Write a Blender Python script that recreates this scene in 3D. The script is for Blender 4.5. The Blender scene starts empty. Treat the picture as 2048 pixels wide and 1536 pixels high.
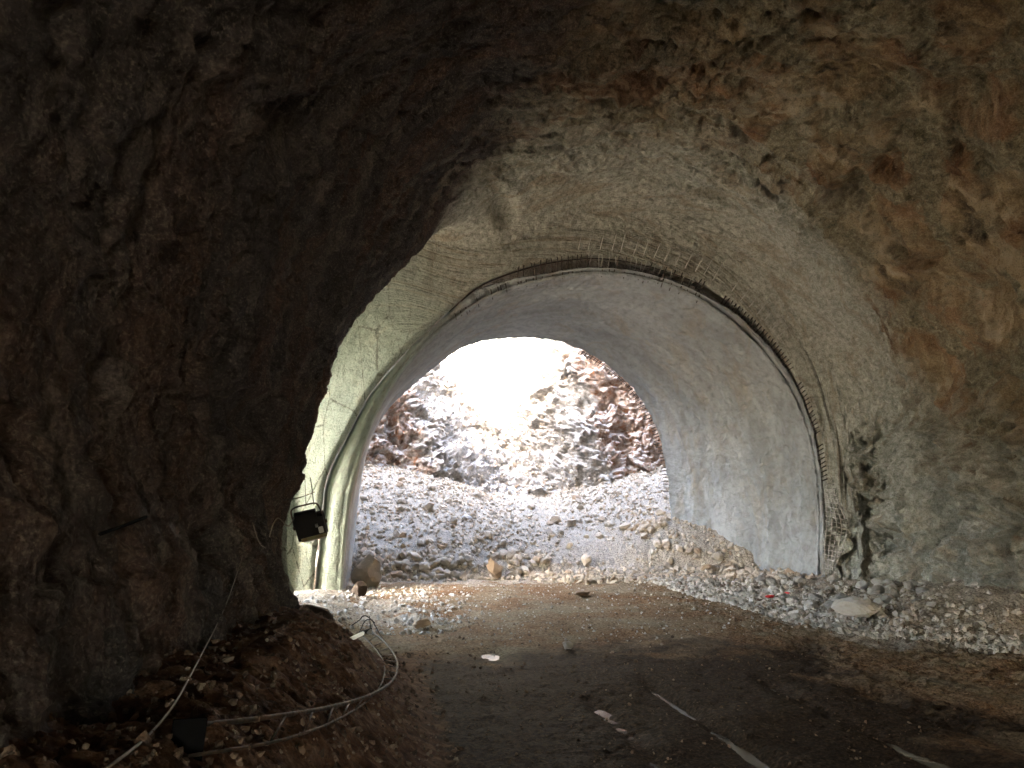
import bpy, math, random
import numpy as np
from mathutils import Vector, Matrix

# ------------------------------------------------------------------ camera
FPX, CX, CY = 1500.0, 1024.0, 768.0          # focal length and centre in photo pixels
PITCH, YAW = math.radians(8.68), math.radians(10.42)
CAM = np.array([0.0, 0.0, 2.0])
sc = bpy.context.scene
cd = bpy.data.cameras.new('camera'); cam = bpy.data.objects.new('camera', cd)
sc.collection.objects.link(cam); sc.camera = cam
cam.location = CAM; cam.rotation_euler = (math.pi/2 + PITCH, 0, -YAW)
cd.sensor_width = 36; cd.lens = 36*FPX/2048; cd.clip_start = 0.05; cd.clip_end = 2000

# ------------------------------------------------------------------ sky, sun, exposure
SUN = Vector((-0.50, -0.62, 0.60)).normalized()      # towards the sun
world = bpy.data.worlds.new('World'); sc.world = world; world.use_nodes = True
wn = world.node_tree; wn.nodes.clear()
sky = wn.nodes.new('ShaderNodeTexSky'); sky.sky_type = 'NISHITA'; sky.sun_disc = False
sky.sun_elevation = math.asin(SUN.z); sky.sun_rotation = math.atan2(SUN.x, SUN.y)
sky.dust_density = 3.5; sky.ozone_density = 0.7
bg = wn.nodes.new('ShaderNodeBackground'); bg.inputs[1].default_value = 0.15
wo = wn.nodes.new('ShaderNodeOutputWorld')
wn.links.new(sky.outputs[0], bg.inputs[0]); wn.links.new(bg.outputs[0], wo.inputs[0])
sl = bpy.data.lights.new('sun', 'SUN'); sl.energy = 4.3; sl.angle = math.radians(0.5); sl.color = (1.0, 0.985, 0.96)
so = bpy.data.objects.new('sun', sl); sc.collection.objects.link(so)
so.rotation_euler = SUN.to_track_quat('Z', 'Y').to_euler(); so.location = (0, 0, 40)
sc.view_settings.view_transform = 'Standard'; sc.view_settings.look = 'None'
sc.view_settings.exposure = 5.65; sc.view_settings.gamma = 1.0; sc.view_settings.use_curve_mapping = False
sc.render.engine = 'CYCLES'
cy = sc.cycles
cy.max_bounces = 12; cy.diffuse_bounces = 9; cy.glossy_bounces = 3; cy.transmission_bounces = 4
cy.use_denoising = True; cy.sample_clamp_indirect = 6.0; cy.caustics_reflective = False; cy.caustics_refractive = False
cy.use_adaptive_sampling = True; cy.adaptive_threshold = 0.008

rng = np.random.RandomState(7); random.seed(7)

# ------------------------------------------------------------------ projection helpers
_s, _c, _sp, _cp = math.sin(YAW), math.cos(YAW), math.sin(PITCH), math.cos(PITCH)
FWD = np.array([_s*_cp, _c*_cp, _sp]); RGT = np.array([_c, -_s, 0.0]); UPV = np.array([-_s*_sp, -_c*_sp, _cp])
def ray(u, v):
    return FWD + RGT*((u-CX)/FPX) - UPV*((v-CY)/FPX)
def at(u, v, Y):
    """the point at distance Y down the tunnel seen at photo pixel (u, v)"""
    d = ray(u, v); return CAM + d*(Y/d[1])
def proj(P):
    q = np.asarray(P) - CAM; z = q@FWD
    return CX + FPX*(q@RGT)/z, CY - FPX*(q@UPV)/z, z

# ------------------------------------------------------------------ noise in numpy
def _h(ix, iy, iz, k):
    n = (ix*374761393 + iy*668265263 + iz*1103515245 + (k*1274126177 & 0x7fffffff)).astype(np.uint32)
    n ^= n >> 13; n *= np.uint32(1274126177); n ^= n >> 15; n *= np.uint32(2246822519); n ^= n >> 16
    return (n & 0xffff)*(1/32767.5) - 1.0
def gn(P, seed=0):
    P = np.asarray(P, float); I = np.floor(P).astype(np.int64); F = P - I
    W = F*F*F*(F*(F*6-15)+10); r = 0
    for dx in (0, 1):
        wx = W[..., 0] if dx else 1-W[..., 0]
        for dy in (0, 1):
            wy = W[..., 1] if dy else 1-W[..., 1]
            for dz in (0, 1):
                wz = W[..., 2] if dz else 1-W[..., 2]
                ix, iy, iz = I[..., 0]+dx, I[..., 1]+dy, I[..., 2]+dz
                g = (_h(ix, iy, iz, seed*3+1)*(F[..., 0]-dx) + _h(ix, iy, iz, seed*3+2)*(F[..., 1]-dy)
                     + _h(ix, iy, iz, seed*3+3)*(F[..., 2]-dz))
                r = r + wx*wy*wz*g
    return r*1.2
def fbm(P, octs=5, gain=0.5, seed=0, ridged=False):
    P = np.asarray(P, float); a = 1.0; s = 0.0; f = 1.0
    for o in range(octs):
        n = gn(P*f, seed+o)
        if ridged: n = 0.55-np.abs(n)*1.7
        s = s + a*n; a *= gain; f *= 2.03
    return s
def cells(P, seed=0):
    """distance to nearest jittered cell point, and a random value of that cell: broken-rock facets"""
    P = np.asarray(P, float); I = np.floor(P).astype(np.int64); best = np.full(P.shape[:-1], 9.0); tilt = np.zeros(P.shape[:-1]); val = np.zeros(P.shape[:-1]); sec = best.copy()
    for dx in (-1, 0, 1):
        for dy in (-1, 0, 1):
            for dz in (-1, 0, 1):
                ix, iy, iz = I[..., 0]+dx, I[..., 1]+dy, I[..., 2]+dz
                ex = ix+.5+.45*_h(ix, iy, iz, seed+1)-P[..., 0]; ey_ = iy+.5+.45*_h(ix, iy, iz, seed+2)-P[..., 1]; ez = iz+.5+.45*_h(ix, iy, iz, seed+3)-P[..., 2]
                d = ex*ex + ey_*ey_ + ez*ez; m = d < best
                sec = np.where(m, best, np.minimum(sec, d)); val = np.where(m, _h(ix, iy, iz, seed+4), val)
                tilt = np.where(m, ex*_h(ix, iy, iz, seed+5) + ey_*_h(ix, iy, iz, seed+6) + ez*_h(ix, iy, iz, seed+7), tilt); best = np.where(m, d, best)
    return np.sqrt(best), np.sqrt(sec), val, tilt
def ss(a, b, x):
    t = np.clip((np.asarray(x, float)-a)/(b-a), 0, 1); return t*t*(3-2*t)
def lerp(a, b, t): return a + (b-a)*t

# ------------------------------------------------------------------ object helpers
def tag(o, label=None, cat=None, group=None, kind=None):
    if label: o['label'] = label
    if cat: o['category'] = cat
    if group: o['group'] = group
    if kind: o['kind'] = kind
    return o
def link(name, me, mat=None, parent=None, smooth=True):
    o = bpy.data.objects.new(name, me); sc.collection.objects.link(o)
    if mat and not me.materials: me.materials.append(mat)
    if parent: o.parent = parent
    return o
def empty(name, loc, label, cat, group=None):
    o = bpy.data.objects.new(name, None); sc.collection.objects.link(o); o.location = loc
    return tag(o, label, cat, group)
def np_mesh(name, V, F, attrs=None, smooth=True, uv=None):
    V = np.asarray(V, np.float32).reshape(-1, 3); F = np.asarray(F, np.int32); n = F.shape[1]
    me = bpy.data.meshes.new(name)
    me.vertices.add(len(V)); me.vertices.foreach_set('co', V.ravel())
    me.loops.add(F.size); me.loops.foreach_set('vertex_index', F.ravel())
    me.polygons.add(len(F)); me.polygons.foreach_set('loop_start', np.arange(0, F.size, n, dtype=np.int32))
    me.polygons.foreach_set('use_smooth', np.full(len(F), smooth))
    for k, a in (attrs or {}).items():
        at_ = me.attributes.new(k, 'FLOAT' if np.ndim(a) == 1 else 'FLOAT_VECTOR', 'POINT')
        at_.data.foreach_set('value' if np.ndim(a) == 1 else 'vector', np.asarray(a, np.float32).ravel())
    me.update(calc_edges=True); me.validate(); return me
def grid_faces(nr, nc, mask=None, flip=False):
    r, c = np.meshgrid(np.arange(nr-1), np.arange(nc-1), indexing='ij')
    i = r*nc + c
    F = np.stack([i, i+1, i+nc+1, i+nc], -1)
    if flip: F = F[..., ::-1]
    F = F.reshape(-1, 4)
    if mask is not None: F = F[mask.reshape(-1)]
    return F
def grid_normals(V):
    du = np.gradient(V, axis=0); dv = np.gradient(V, axis=1)
    n = np.cross(du, dv); return n/np.maximum(np.linalg.norm(n, axis=-1, keepdims=True), 1e-9)
def resample(pts, n, smooth=2):
    p = np.asarray(pts, float)
    for _ in range(smooth):                      # corner cutting
        q = np.empty((2*len(p)-2+2, p.shape[1])); q[0] = p[0]; q[-1] = p[-1]
        q[1:-1:2] = p[:-1]*.75+p[1:]*.25; q[2:-1:2] = p[:-1]*.25+p[1:]*.75; p = q
    d = np.r_[0, np.cumsum(np.linalg.norm(np.diff(p, axis=0), axis=1))]
    t = np.linspace(0, d[-1], n)
    return np.stack([np.interp(t, d, p[:, k]) for k in range(p.shape[1])], -1)
def tube(pts, r, seg=6, smooth=2, n=None):
    """vertices and faces of a round bar or cable through pts"""
    p = np.asarray(pts, float)
    if len(p) > 2 and n: p = resample(p, n, smooth)
    T = np.gradient(p, axis=0); T /= np.linalg.norm(T, axis=1, keepdims=True)+1e-9
    up = np.array([0, 0, 1.0]) if abs(T[:, 2]).mean() < .9 else np.array([1.0, 0, 0])
    A = np.cross(T, up); A /= np.linalg.norm(A, axis=1, keepdims=True)+1e-9; B = np.cross(T, A)
    a = np.arange(seg)*2*math.pi/seg
    rr = np.broadcast_to(np.asarray(r, float), (len(p),))[:, None, None]
    V = p[:, None] + rr*(A[:, None]*np.cos(a)[None, :, None] + B[:, None]*np.sin(a)[None, :, None])
    F = []
    for i in range(len(p)-1):
        for j in range(seg):
            k = (j+1) % seg; F.append([i*seg+j, i*seg+k, (i+1)*seg+k, (i+1)*seg+j])
    V = np.concatenate([V.reshape(-1, 3), p[:1], p[-1:]]); F = [list(f) for f in F]
    c0, c1 = len(V)-2, len(V)-1; L = (len(p)-1)*seg
    for j in range(seg):
        k = (j+1) % seg; F.append([c0, k, j]); F.append([c1, L+j, L+k])
    return V, F
def py_mesh(name, V, F, smooth=True):
    me = bpy.data.meshes.new(name); me.from_pydata([tuple(map(float, v)) for v in V], [], [tuple(f) for f in F]); me.update()
    for p in me.polygons: p.use_smooth = smooth
    return me
def bar(name, pts, r, mat, parent=None, seg=6, n=None, smooth=2):
    V, F = tube(pts, r, seg, smooth, n); return link(name, py_mesh(name, V, F), mat, parent)
def box(name, size, M, mat, parent=None, bev=0.004, taper=1.0):
    import bmesh
    bm = bmesh.new(); bmesh.ops.create_cube(bm, size=1)
    for v in bm.verts:
        k = taper if v.co.z < 0 else 1
        v.co = Vector((v.co.x*size[0]*k, v.co.y*size[1]*k, v.co.z*size[2]))
    if bev: bmesh.ops.bevel(bm, geom=bm.edges[:], offset=bev, segments=2, affect='EDGES')
    me = bpy.data.meshes.new(name); bm.transform(M); bm.to_mesh(me); bm.free()
    return link(name, me, mat, parent)

# ------------------------------------------------------------------ material helpers
class NT:
    def __init__(s, name):
        s.m = bpy.data.materials.new(name); s.m.use_nodes = True; s.t = s.m.node_tree; s.n = s.t.nodes; s.l = s.t.links
        s.b = s.n['Principled BSDF']; s.co = s.n.new('ShaderNodeTexCoord').outputs['Object']
    def set(s, sock, v):
        if hasattr(v, 'is_linked') or isinstance(v, bpy.types.NodeSocket): s.l.new(v, sock)
        else: sock.default_value = v
    def mapping(s, scale, vec=None, rot=(0, 0, 0)):
        n = s.n.new('ShaderNodeMapping'); n.inputs['Scale'].default_value = scale; n.inputs['Rotation'].default_value = rot
        s.l.new(vec or s.co, n.inputs[0]); return n.outputs[0]
    def noise(s, scale, detail=6, rough=.55, vec=None, dist=0.0):
        n = s.n.new('ShaderNodeTexNoise'); n.inputs['Scale'].default_value = scale; n.inputs['Detail'].default_value = detail
        n.inputs['Roughness'].default_value = rough; n.inputs['Distortion'].default_value = dist
        s.l.new(vec or s.co, n.inputs['Vector']); return n.outputs[0]
    def voro(s, scale, vec=None, feature='F1', out='Distance'):
        n = s.n.new('ShaderNodeTexVoronoi'); n.feature = feature; n.inputs['Scale'].default_value = scale
        s.l.new(vec or s.co, n.inputs['Vector']); return n.outputs[out]
    def ramp(s, v, stops):
        n = s.n.new('ShaderNodeValToRGB'); s.l.new(v, n.inputs[0]); e = n.color_ramp.elements
        while len(e) < len(stops): e.new(.5)
        for k, (p, c) in enumerate(stops):
            e[k].position = p; e[k].color = (*(c if isinstance(c, (tuple, list)) else (c, c, c)), 1)
        return n.outputs[0]
    def mix(s, f, a, b, mode='MIX'):
        n = s.n.new('ShaderNodeMix'); n.data_type = 'RGBA'; n.blend_type = mode
        s.set(n.inputs[0], f); 
        for sock, v in ((n.inputs[6], a), (n.inputs[7], b)):
            if isinstance(v, (tuple, list)): v = (*v[:3], 1)
            s.set(sock, v)
        return n.outputs[2]
    def math(s, op, a, b=0.0, clamp=False):
        n = s.n.new('ShaderNodeMath'); n.operation = op; n.use_clamp = clamp; s.set(n.inputs[0], a); s.set(n.inputs[1], b); return n.outputs[0]
    def attr(s, name):
        n = s.n.new('ShaderNodeAttribute'); n.attribute_name = name; return n
    def bump(s, h, strength=.5, dist=.02, prev=None):
        n = s.n.new('ShaderNodeBump'); n.inputs['Strength'].default_value = strength; n.inputs['Distance'].default_value = dist
        s.l.new(h, n.inputs['Height'])
        if prev: s.l.new(prev, n.inputs['Normal'])
        return n.outputs[0]
    def done(s, col, rough=.9, normal=None, metal=0.0, spec=.3):
        s.set(s.b.inputs['Base Color'], (*col, 1) if isinstance(col, tuple) else col)
        s.set(s.b.inputs['Roughness'], rough); s.b.inputs['Metallic'].default_value = metal
        s.b.inputs['Specular IOR Level'].default_value = spec
        if normal: s.l.new(normal, s.b.inputs['Normal'])
        return s.m

# tunnel rock: 'arc' = (arc length, distance, 0) runs with the scrape marks; 'pale' = sprayed concrete; 'left' = darker rusty side
def rock_material():
    t = NT('tunnel_rock'); arc = t.attr('arc').outputs['Vector']; pale = t.attr('pale').outputs['Fac']; left = t.attr('left').outputs['Fac']; green = t.attr('green').outputs['Fac']
    streak = t.mapping((.35, 1.3, 1.0), arc)
    n1 = t.noise(.55, 8, .6, arc, .6); n2 = t.noise(1.6, 8, .62, t.mapping((.6, 1.2, 1), arc), .8); n3 = t.noise(2.2, 9, .7, streak, .4); n4 = t.noise(9, 8, .7); n5 = t.noise(40, 4, .7)
    tan = t.ramp(n2, [(.34, (.10, .070, .040)), (.44, (.25, .175, .095)), (.54, (.42, .31, .18)), (.66, (.58, .47, .32))])
    red = t.ramp(n3, [(.3, (.08, .040, .022)), (.5, (.27, .135, .062)), (.7, (.46, .28, .15))])
    olive = t.ramp(n4, [(.34, (.09, .085, .055)), (.5, (.25, .225, .145)), (.66, (.44, .40, .28))])
    c = t.mix(t.ramp(n1, [(.47, 0.0), (.60, .8)]), tan, red)
    c = t.mix(t.ramp(t.noise(.8, 7, .6, arc, 1.0), [(.44, 0.0), (.54, .85)]), c, olive)
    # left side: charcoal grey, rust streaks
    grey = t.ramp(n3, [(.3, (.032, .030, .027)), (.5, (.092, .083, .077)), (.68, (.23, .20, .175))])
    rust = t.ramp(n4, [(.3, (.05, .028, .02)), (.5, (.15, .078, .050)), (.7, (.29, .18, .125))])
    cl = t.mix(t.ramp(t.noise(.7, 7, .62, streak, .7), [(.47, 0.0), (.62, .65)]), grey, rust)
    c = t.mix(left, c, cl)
    pc = t.ramp(n4, [(.34, (.25, .25, .20)), (.5, (.45, .45, .38)), (.64, (.62, .61, .53))])
    pc = t.mix(t.ramp(n2, [(.51, 0.0), (.62, .55)]), pc, (.31, .235, .145)); pc = t.mix(t.ramp(t.noise(1.1, 7, .65, None, 1.2), [(.57, 0.0), (.63, .6)]), pc, (.25, .21, .15))
    gc = t.ramp(n2, [(.3, (.26, .32, .265)), (.55, (.36, .43, .365)), (.75, (.50, .52, .42))])
    pc = t.mix(green, pc, gc)
    vc = t.voro(1.0, t.mapping((1.7, 1.2, .55), None), 'DISTANCE_TO_EDGE')
    vn = t.math('ADD', vc, t.math('MULTIPLY', t.noise(5, 5, .7), .10))
    gc = t.mix(t.ramp(vn, [(.052, .75), (.066, 0.0)]), gc, (.07, .075, .055)); pc = t.mix(green, pc, gc)
    edge = t.math('ADD', pale, t.math('MULTIPLY', t.math('SUBTRACT', n2, .5), 1.8))
    c = t.mix(t.ramp(edge, [(.28, 0.0), (.72, 1.0)]), c, pc)
    c = t.mix(t.ramp(n5, [(.52, .0), (.72, .35)]), c, (.55, .50, .40))
    c = t.mix(t.math('MULTIPLY', t.ramp(n5, [(.36, 1.0), (.5, 0.0)]), .45), c, (.05, .04, .03))
    vv = t.mapping((1.0, 1.0, 1.0), t.mix(.10, t.co, t.n.new('ShaderNodeTexNoise').outputs[1], 'ADD'))
    ck = t.voro(.9, vv, 'DISTANCE_TO_EDGE'); ckm = t.ramp(t.math('ADD', ck, t.math('MULTIPLY', n4, .06)), [(.030, 1.0), (.046, 0.0)])
    ckm = t.math('MULTIPLY', ckm, t.ramp(t.noise(.6, 3, .5), [(.52, 0.0), (.66, .35)])); c = t.mix(ckm, c, (.03, .022, .015))
    b1 = t.bump(t.noise(3.2, 10, .68, t.mapping((.6, 1.5, 1), arc)), 1.0, .22)
    b2 = t.bump(t.voro(5.5, vv), .7, .05, b1); b2 = t.bump(t.noise(14, 9, .75), 1.0, .05, b2)
    return t.done(c, t.ramp(n4, [(.3, .55), (.6, .9)]), b2, spec=.25)
def concrete_material(col1, col2, name='sprayed_concrete'):
    t = NT(name); pos = t.co
    n1 = t.noise(.8, 8, .6, t.mapping((.7, 1.8, .7)), .5); n2 = t.noise(6, 8, .65); n3 = t.noise(60, 4, .7)
    c = t.mix(t.ramp(n1, [(.35, 0.0), (.65, 1.0)]), col1, col2)
    c = t.mix(t.ramp(t.noise(1.3, 6, .6, t.mapping((1, 1, .35)), 1.2), [(.52, 0.0), (.68, .5)]), c, (.34, .29, .21))
    c = t.mix(t.attr('green').outputs['Fac'], c, (.35, .42, .355))
    c = t.mix(t.ramp(n2, [(.35, .35), (.55, 0.0)]), c, (.16, .15, .13))
    c = t.mix(t.ramp(n3, [(.62, 0.0), (.75, .4)]), c, (.65, .64, .6))
    b = t.bump(n2, .6, .04); b = t.bump(t.noise(24, 8, .8), 1.0, .035, b)
    return t.done(c, .88, b, spec=.25)
def pit_material():
    t = NT('pit_rock'); rust = t.attr('rust').outputs['Fac']
    n1 = t.noise(1.3, 9, .65, None, .8); n2 = t.noise(5, 9, .7); n3 = t.noise(22, 6, .7)
    pale = t.ramp(n2, [(.33, (.17, .145, .12)), (.5, (.36, .33, .285)), (.66, (.54, .51, .46))])
    ru = t.ramp(n2, [(.33, (.16, .095, .065)), (.44, (.33, .215, .15)), (.53, (.43, .335, .27)), (.66, (.56, .50, .45))])
    ru = t.mix(t.ramp(t.noise(2.2, 7, .65, None, 1.0), [(.54, 0.0), (.66, .75)]), ru, (.36, .14, .05))
    f = t.math('ADD', rust, t.math('MULTIPLY', t.math('SUBTRACT', n1, .5), 2.2))
    c = t.mix(t.ramp(f, [(.42, 0.0), (.62, 1.0)]), pale, ru)
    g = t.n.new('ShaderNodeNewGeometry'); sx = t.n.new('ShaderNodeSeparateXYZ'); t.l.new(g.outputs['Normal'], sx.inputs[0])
    up = t.math('ADD', sx.outputs[2], t.math('MULTIPLY', t.math('SUBTRACT', n3, .5), .8))   # stone dust on ledges, painted pale to give sunlit edge highlights too
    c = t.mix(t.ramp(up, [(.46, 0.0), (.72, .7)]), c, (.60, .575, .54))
    c = t.mix(t.ramp(n3, [(.35, .5), (.48, 0.0)]), c, (.16, .11, .08))
    b = t.bump(t.noise(9, 9, .75), 1.0, .10); b = t.bump(n3, .9, .03, b)
    return t.done(c, .92, b, spec=.2)
def ground_material():
    t = NT('tunnel_floor'); mud = t.attr('mud').outputs['Fac']; grav = t.attr('gravel').outputs['Fac']; bankl = t.attr('bankl').outputs['Fac']
    n1 = t.noise(.9, 8, .6, None, .7); n2 = t.noise(5, 9, .7); n3 = t.noise(28, 7, .72); n4 = t.noise(90, 4, .7)
    soil = t.mix(t.ramp(n1, [(.4, 0.0), (.62, 1.0)]), t.ramp(n3, [(.34, (.05, .024, .010)), (.5, (.19, .105, .048)), (.66, (.38, .26, .155))]), t.ramp(n3, [(.3, (.09, .07, .045)), (.5, (.24, .195, .125)), (.68, (.40, .35, .26))]))
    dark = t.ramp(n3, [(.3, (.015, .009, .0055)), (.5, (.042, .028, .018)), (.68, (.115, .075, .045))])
    gr = t.ramp(n3, [(.32, (.10, .082, .06)), (.47, (.285, .245, .19)), (.66, (.49, .435, .355))])
    lb = t.ramp(n2, [(.32, (.035, .017, .010)), (.5, (.12, .062, .034)), (.66, (.24, .15, .09))])
    j = t.math('MULTIPLY', t.math('SUBTRACT', n2, .5), .9); j2 = t.math('MULTIPLY', t.math('SUBTRACT', n1, .5), .9)
    jj = t.math('ADD', t.math('ADD', j, j2), t.math('MULTIPLY', t.math('SUBTRACT', n3, .5), .5))
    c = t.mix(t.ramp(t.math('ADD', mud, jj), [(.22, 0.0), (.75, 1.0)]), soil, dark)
    c = t.mix(t.ramp(t.math('ADD', bankl, j), [(.40, 0.0), (.60, 1.0)]), c, lb)
    c = t.mix(t.ramp(t.math('ADD', grav, jj), [(.40, 0.0), (.58, 1.0)]), c, gr)
    c = t.mix(t.ramp(n4, [(.62, 0.0), (.74, .35)]), c, (.45, .41, .35))
    c = t.mix(t.ramp(n3, [(.36, .55), (.48, 0.0)]), c, (.02, .016, .012))
    b = t.bump(n3, 1.0, .035); b = t.bump(n4, .8, .010, b)
    ro = t.ramp(t.math('ADD', mud, j), [(.4, .95), (.7, .72)])
    t.set(t.b.inputs['Specular IOR Level'], t.ramp(t.math('ADD', mud, j), [(.4, .25), (.7, .07)]))
    return t.done(c, ro, b, spec=.25)
def stone_material(name, a, b_, dirt):
    t = NT(name); oi = t.n.new('ShaderNodeObjectInfo'); rnd = oi.outputs['Random']; sh = t.attr('shade').outputs['Fac']
    k = t.math('FRACT', t.math('ADD', rnd, sh))
    n2 = t.noise(6, 8, .7); n3 = t.noise(35, 5, .7)
    c = t.mix(k, a, b_); c = t.mix(t.ramp(t.math('FRACT', t.math('MULTIPLY', k, 7.3)), [(.88, 0.0), (.92, .7)]), c, dirt)
    c = t.mix(t.ramp(n2, [(.35, .3), (.5, 0.0)]), c, dirt)
    c = t.mix(t.ramp(n3, [(.6, 0.0), (.75, .4)]), c, (.68, .66, .62))
    return t.done(c, .93, t.bump(n3, .9, .02), spec=.2)
M = {}
M['rock'] = rock_material()
M['lining'] = concrete_material((.275, .295, .295), (.41, .43, .43))
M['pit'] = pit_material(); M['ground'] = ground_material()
M['stone'] = stone_material('pale_limestone', (.32, .272, .21), (.53, .465, .375), (.30, .21, .13))
M['stone_grey'] = stone_material('grey_green_stone', (.30, .285, .255), (.54, .515, .465), (.19, .14, .09))
M['stone_dark'] = stone_material('muddy_stone', (.06, .042, .028), (.22, .15, .10), (.30, .24, .18))
def metal(name, col, rough=.6, met=.6, rustc=(.16, .07, .03), amt=.5):
    t = NT(name); n = t.noise(30, 6, .7); n2 = t.noise(7, 5, .6)
    c = t.mix(t.ramp(n2, [(.45, 0.0), (.6, amt)]), col, rustc)
    return t.done(c, t.ramp(n, [(.3, rough*.7), (.7, min(1, rough*1.3))]), t.bump(n, .4, .002), metal=met, spec=.4)
M['rebar'] = metal('cement_splashed_rebar', (.46, .45, .41), .8, .1, (.13, .09, .06), .5)
M['darksteel'] = metal('dark_steel', (.045, .042, .038), .55, .5)
M['girder'] = metal('muddy_girder_steel', (.034, .026, .017), .7, .2, (.10, .055, .03), .8)
M['black'] = metal('black_housing', (.008, .008, .008), .55, .0, (.02, .017, .014), .3)
t = NT('matte_black'); M['matte'] = t.done((.006, .006, .006), .95, spec=.05)
M['silver'] = metal('dull_aluminium', (.55, .55, .55), .35, .8, (.3, .3, .28), .3)
M['cable_pale'] = metal('pale_cable_sheath', (.26, .24, .20), .6, 0, (.2, .15, .1), .5)
M['cable_dark'] = metal('black_wire', (.03, .028, .025), .6, 0, (.1, .08, .06), .3)
t = NT('lamp_glass'); M['glass'] = t.done((.75, .78, .78), .08, spec=.8)
t = NT('puddle_water'); nb = t.bump(t.noise(9, 4, .5), .12, .004)
M['water'] = t.done((.13, .125, .108), .10, nb, spec=.9)
t = NT('red_plastic'); M['red'] = t.done((.45, .03, .03), .5)

# ------------------------------------------------------------------ profiles of the tunnel
N = 900
def from_px(px, Y, n=N):
    P = np.array([at(u, v, Y if np.isscalar(Y) else Y[i]) for i, (u, v) in enumerate(px)])
    return resample(P, n, 2)
IN_PX = [(680,1250),(684,1180),(690,1080),(699,1000),(713,945),(727,889),(757,815),(795,752),(829,708),(879,661),(930,626),(979,596),
         (1043,575),(1143,553),(1219,550),(1292,560),(1350,579),(1400,604),(1496,676),(1552,748),(1578,785),(1602,840),(1619,900),(1628,960),(1632,1032),(1630,1105),(1628,1180),(1624,1250)]
FAR_PX = [(700,1230),(706,1120),(712,1060),(717,1000),(727,930),(745,870),(770,830),(800,795),(870,734),(917,699),(976,680),(1064,675),
          (1152,692),(1239,746),(1298,820),(1327,904),(1339,992),(1343,1060),(1344,1120),(1342,1180)]
OUT_PX = [(622,1250),(628,1185),(635,1110),(640,1060),(646,1010),(648,970),(669,915),(704,855),(734,795),(786,728),(865,650),(917,604),(949,573),(1000,549),
          (1064,528),(1120,517),(1190,510),(1263,518),(1350,542),(1410,565),(1465,602),(1525,655),(1575,715),(1612,785),(1636,850),(1650,920),(1657,1000),(1660,1100),(1662,1185),(1664,1250)]
YR = 16.7; YF = 20.5
ring_in = from_px(IN_PX, YR); ring_far = from_px(FAR_PX, YF); ring_out = from_px(OUT_PX, 16.35)
LIP = [(640,1300,9.6),(604,1200,10.3),(588,1130,10.6),(584,1050,10.9),(598,945,11.2),(622,870,11.6),(640,790,12.0),(664,720,12.3),(688,685,12.6),(733,610,13.1),(790,545,13.6),
       (850,482,14.2),(905,435,14.6),(985,392,14.9),(1100,360,15.0),(1250,352,15.0),(1420,390,15.0),(1570,480,15.0),(1690,630,15.0),(1765,800,15.0),(1800,960,15.0),(1812,1100,15.0),(1815,1270,15.0)]
lip = resample(np.array([at(u, v, y) for u, v, y in LIP]), N, 2)
tt = np.linspace(0, 1, N)
def vault(a_l, a_r, crown, z0, cx, cut=28):
    phi = np.radians(np.linspace(180+cut, -cut, N)); c, s = np.cos(phi), np.sin(phi)
    x = cx + np.where(c < 0, a_l, a_r)*c; z = z0 + (crown-z0)*np.where(s > 0, s**.94 if False else np.sign(s)*np.abs(s)**.95, s)
    P = np.stack([x, z], -1)
    d = np.r_[0, np.cumsum(np.linalg.norm(np.diff(P, axis=0), axis=1))]; t_ = np.linspace(0, d[-1], N)
    return np.stack([np.interp(t_, d, P[:, 0]), np.zeros(N), np.interp(t_, d, P[:, 1])], -1)
KR = []
for Y, al, ar, cr in ((-12, 6.6, 5.8, 8.3), (-6, 6.7, 5.9, 8.6), (0, 6.8, 6.0, 8.8), (3.5, 6.4, 6.1, 8.9), (7, 6.05, 6.2, 9.0)):
    v_ = vault(al, ar, cr, 2.6, 4.6); v_[:, 1] = Y; KR.append(v_)
m_ = vault(6.0, 6.2, 9.0, 2.6, 4.6); m_[:, 1] = lip[:, 1]-2.8
KR.append(lerp(m_, lip, .55)*np.array([1, 0, 1]) + np.stack([tt*0, lip[:, 1]-2.2, tt*0], -1))
KR.append(lip)
cen = np.array([4.6, 0, 2.6])
od = (lip - cen)*np.array([1, 0, 1]); od /= np.linalg.norm(od, axis=1, keepdims=True)
wl = (1-ss(.26, .40, tt))[:, None]
YL = lip[:, 1:2]; ey = np.array([[0, 1.0, 0]])
def funnel(e, f): q = lerp(lip, ring_out, e); q[:, 1] = lerp(lip[:, 1], 16.34, f); return q
LV = [lip + od*.10 + ey*.12, lip + od*.75 + ey*.45, lip + od*1.9, lerp(lip, ring_out, .25) + od*2.1, lerp(lip, ring_out, .6) + od*.8, ring_out + od*.12]
LV[2][:, 1] = (YL*.62 + 16.1*.38)[:, 0]; LV[3][:, 1] = 15.72; LV[4][:, 1] = 16.12; LV[5][:, 1] = 16.28
for lv, e, f in zip(LV, (.04, .13, .32, .56, .80, .95), (.18, .40, .66, .85, .95, .99)): KR.append(lerp(funnel(e, f), lv, wl))
r13 = ring_out.copy(); r13[:, 1] = 16.38; KR.append(r13)
r14 = ring_out + od*.08; r14[:, 1] = 16.95; KR.append(r14)
dens = [24, 24, 60, 110, 110, 110, 14, 18, 26, 26, 26, 34, 8, 10]
rows = []; key = []
for k in range(len(KR)-1):
    a, b = KR[k], KR[k+1]
    p0 = KR[max(k-1, 0)]; p3 = KR[min(k+2, len(KR)-1)]
    for j in range(dens[k]):
        t_ = j/dens[k]; key.append(k+t_)
        rows.append(lerp(a, b, t_))
rows.append(KR[-1]); key.append(len(KR)-1)
V = np.array(rows); key = np.array(key)
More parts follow.
